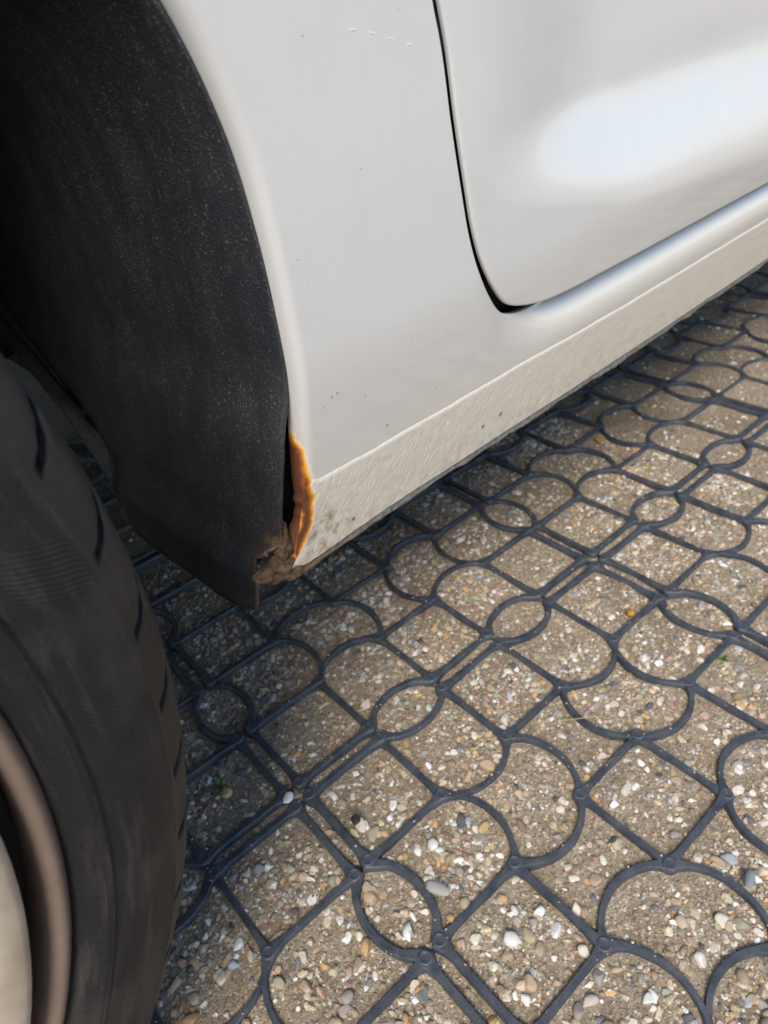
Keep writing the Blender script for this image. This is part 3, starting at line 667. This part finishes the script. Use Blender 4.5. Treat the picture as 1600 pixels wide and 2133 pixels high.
# ---- underbody, inner wheel well, far side and the rest of the body (outside the frame)
obj('underbody', boxmesh('underbody', .045, 1.64, Y0+.17, YFAR-.10, .175, .30, .02), M_DARK, car)
obj('inner_wheel_well', boxmesh('inner_wheel_well', -.80, .03, Y0+.32, YFAR-.32, .245, .70, .04), M_DARK, car)
obj('wheel_well_roof', boxmesh('wheel_well_roof', -.82, .06, Y0+.014, YFAR-.014, .72, .74), M_DARK, car)
obj('rear_axle', lathe('rear_axle', [(.001, .07), (.03, .07), (.03, 1.43), (.001, 1.43)], WX, WZ, 20), M_DARK, car)
obj('sill_inner', boxmesh('sill_inner', .020, 1.62, Y0+.030, Y0+.062, .224, .40), M_DARK, car)
def strip(name, pts, mat, y0s, y1s, n=6):
    p_ = spline(pts, n); k = len(p_); P_ = np.zeros((k, 9, 3)); f = np.linspace(0, 1, 9)
    a_ = np.interp(np.arange(k), np.linspace(0, k-1, len(y0s)), y0s); b_ = np.interp(np.arange(k), np.linspace(0, k-1, len(y1s)), y1s)
    P_[..., 0] = p_[:, :1]; P_[..., 2] = p_[:, 1:2]+.02*np.sin(f*np.pi)[None]; P_[..., 1] = a_[:, None]*(1-f)+b_[:, None]*f
    me_ = gridmesh(name, P_); vattr(me_, 'rust', np.zeros(k*9)); vattr(me_, 'dirt', np.zeros(k*9)); return obj(name, me_, mat, car)
a0, b0 = Y0, YFAR; a1, b1 = Y0+.13, YFAR-.13
strip('rear_bumper', [(-1.0, .25), (-1.04, .40), (-1.03, .60)], M_PAINT, [a0, a0], [b0, b0])
strip('tailgate', [(-1.03, .60), (-1.02, .75), (-.98, .905)], M_PAINT, [a0, a0], [b0, b0])
strip('rear_window', [(-.98, .905), (-.80, 1.15), (-.62, 1.34)], M_GLASS, [a0, a1], [b0, b1])
strip('roof', [(-.62, 1.34), (-.2, 1.405), (.3, 1.41), (.72, 1.36)], M_PAINT, [a1, a1], [b1, b1])
strip('windscreen', [(.72, 1.36), (1.1, 1.14), (1.46, .93)], M_GLASS, [a1, a0], [b1, b0])
strip('bonnet', [(1.46, .93), (2.0, .87), (2.55, .76), (2.70, .68)], M_PAINT, [a0, a0], [b0, b0])
strip('front_bumper', [(2.70, .68), (2.80, .50), (2.76, .24)], M_PAINT, [a0, a0], [b0, b0])
def quad(name, pts, mat):
    me_ = mesh(name, pts, [tuple(range(len(pts)))], False); vattr(me_, 'rust', [0]*len(pts)); vattr(me_, 'dirt', [0]*len(pts)); o_ = obj(name, me_, mat, car)
    s_ = o_.modifiers.new('thick', 'SOLIDIFY'); s_.thickness = .004; return o_
for a_, b_, s_ in ((a0, a1, 1), (b0, b1, -1)):
    def yz(z): return a_+(b_-a_)*(z-.905)/.45+s_*.004
    win = [(-.90, .915), (-.62, 1.30), (.02, 1.355), (.02, .915)]; win2 = [(.06, .915), (.06, 1.355), (.66, 1.335), (1.33, .935)]
    quad('side_window', [(x, yz(z), z) for x, z in win], M_GLASS); quad('side_window', [(x, yz(z), z) for x, z in win2], M_GLASS)
    quad('pillar', [(x, yz(z)-s_*.003, z) for x, z in [(.02, .90), (.02, 1.38), (.06, 1.38), (.06, .90)]], M_TRIM)
    quad('window_frame', [(x, yz(z)-s_*.002, z) for x, z in [(-.62, 1.30), (-.62, 1.345), (-.2, 1.405), (.3, 1.41), (.72, 1.36), (.66, 1.335), (.02, 1.355)]], M_PAINT)
# front wing with its arch (ruled between arch and outline)
fo = [(2.10+.44*math.cos(a), .303+.40*math.sin(a)) for a in np.radians(np.linspace(188, -8, 15))]
fi = [(1.345, .22), (1.345, .45), (1.345, .70), (1.345, .90), (1.50, .92), (1.75, .90), (1.95, .87), (2.10, .855), (2.25, .83), (2.45, .78), (2.60, .73), (2.70, .67), (2.76, .56), (2.79, .42), (2.76, .24)]
fO, fI = spline(fo, 5), spline(fi, 5); ss = np.linspace(0, 1, 14); XZf = fO[None]*(1-ss[:, None, None])+fI[None]*ss[:, None, None]
Pf = np.stack([XZf[..., 0], Yside(XZf[..., 0], XZf[..., 1]), XZf[..., 1]], -1)
nf = nrm2(fO, fI); Pf = np.concatenate([np.stack(rolled(Pf[0].copy(), None, nf, .0045, .014)[::-1]), Pf], 0)
me = gridmesh('front_wing', Pf, flip=True); vattr(me, 'rust', np.zeros(Pf.size//3)); vattr(me, 'dirt', np.zeros(Pf.size//3)); wing = obj('front_wing', me, M_PAINT, car)
for z_ in (.66,): obj('headlamp', boxmesh('headlamp', 2.60, 2.765, Y0+.03, Y0+.30, .58, .68, .03), M_GLASS, car); obj('tail_lamp', boxmesh('tail_lamp', -1.045, -.99, Y0+.006, Y0+.16, .62, .84, .02), M_LAMP, car)
# far side: mirrored copies of the side panels
for src in (quarter, door, wing):
    o = src.copy(); o.data = src.data.copy(); C.objects.link(o); o.parent = car
    co = np.zeros(len(o.data.vertices)*3, np.float32); o.data.vertices.foreach_get('co', co); co = co.reshape(-1, 3); co[:, 1] = YFAR+Y0-co[:, 1]; o.data.vertices.foreach_set('co', co.ravel()); o.data.flip_normals(); o.data.update()
    if 'label' in o.keys(): del o['label']
# ================================================================== SMALL THINGS
def leafmesh(name, L_, W_, curl=.3):
    V = []; F = []; n = 6
    for k in range(n+1):
        t = k/n; w_ = W_*math.sin(math.pi*min(t*.9+.08, 1))**.8; z = curl*L_*(t-t*t*.9)
        V += [(L_*t, -w_, z+.15*w_), (L_*t, 0, z), (L_*t, w_, z+.15*w_)]
    for k in range(n):
        for j in range(2): F.append((k*3+j, k*3+j+1, k*3+4+j, k*3+3+j))
    return mesh(name, V, F)
def weed(x, y, n, L_, label):
    e = bpy.data.objects.new('weed', None); C.objects.link(e); e.location = (x, y, GZ); tag(e, label, 'weed')
    lm = leafmesh('leaf', L_, L_*.13, .75); lm.materials.append(M_LEAF)
    for k in range(n):
        o = obj('leaf', lm, None, e); o.rotation_euler = (random.gauss(0, .3), random.gauss(-.3, .35), k*6.283/n+random.gauss(0, .3)); s_ = random.uniform(.6, 1.15); o.scale = (s_, s_, s_); o.location = (0, 0, .0008)
weed(-.0377, .0553, 13, .0085, 'small green weed sprout growing in gravel close to the tyre')
weed(.2874, -.1497, 8, .0060, 'tiny bright green seedling beside a grid rib on open gravel')
# seashell: ribbed fan
n, mrow = 15, 7; V = []; F = []
for i in range(mrow):
    rr = .0056*(i/(mrow-1))
    for k in range(n):
        a = rad(-78+156*k/(n-1)); R_ = rr*(1+.03*(k % 2)); V.append((R_*math.cos(a), R_*math.sin(a)*1.05, .0030*math.sin(min(1, i/(mrow-1)*1.1)*math.pi*.85)*math.cos(a*.8)+.00018*(k % 2)))
for i in range(mrow-1):
    for k in range(n-1): F.append((i*n+k, (i+1)*n+k, (i+1)*n+k+1, i*n+k+1))
q = Mat('seashell_white'); v = q.coord(); q.set(Base_Color=q.mix(q.noise(v, 350, 4), (.62, .66, .72), (.82, .80, .75)), Roughness=.35)
o = obj('seashell', mesh('seashell', V, F), q.m); o.location = (-.0144, -.1122, GZ+.0024); o.rotation_euler = (.1, .1, 2.4); tag(o, 'small pale ribbed seashell lying on gravel in a grid gap', 'seashell')
md = o.modifiers.new('thick', 'SOLIDIFY'); md.thickness = .0005
def strand(name, pts, r, mat, label, cat):
    p_ = spline(pts, 8); n_ = 6; P_ = np.zeros((len(p_), n_, 3)); 
    for k in range(n_): P_[:, k] = p_+np.array([0, 0, r*math.sin(2*math.pi*k/n_)])+np.array([1, 0, 0])*r*math.cos(2*math.pi*k/n_)
    return tag(obj(name, gridmesh(name, P_, closed=True), mat), label, cat)
strand('grass_blade', [(.150, -.088, .0015), (.163, -.098, .0022), (.178, -.111, .0016), (.186, -.122, -.0005)], .0004, M_STRAW, 'thin dry grass blade crossing a curved grid rib', 'grass')
strand('twig', [(-.060, -.062, -.0012), (-.068, -.056, .0005), (-.079, -.055, -.001)], .0005, M_DARK, 'short dark twig on gravel beside the tyre', 'twig')
lm = leafmesh('fallen_leaf', .016, .0045, .25); o = obj('fallen_leaf', lm, M_YLEAF); o.location = (.500, .090, GZ+.003); o.rotation_euler = (.1, 0, .9); tag(o, 'small yellow fallen leaf in a grid cell near the sill', 'leaf')
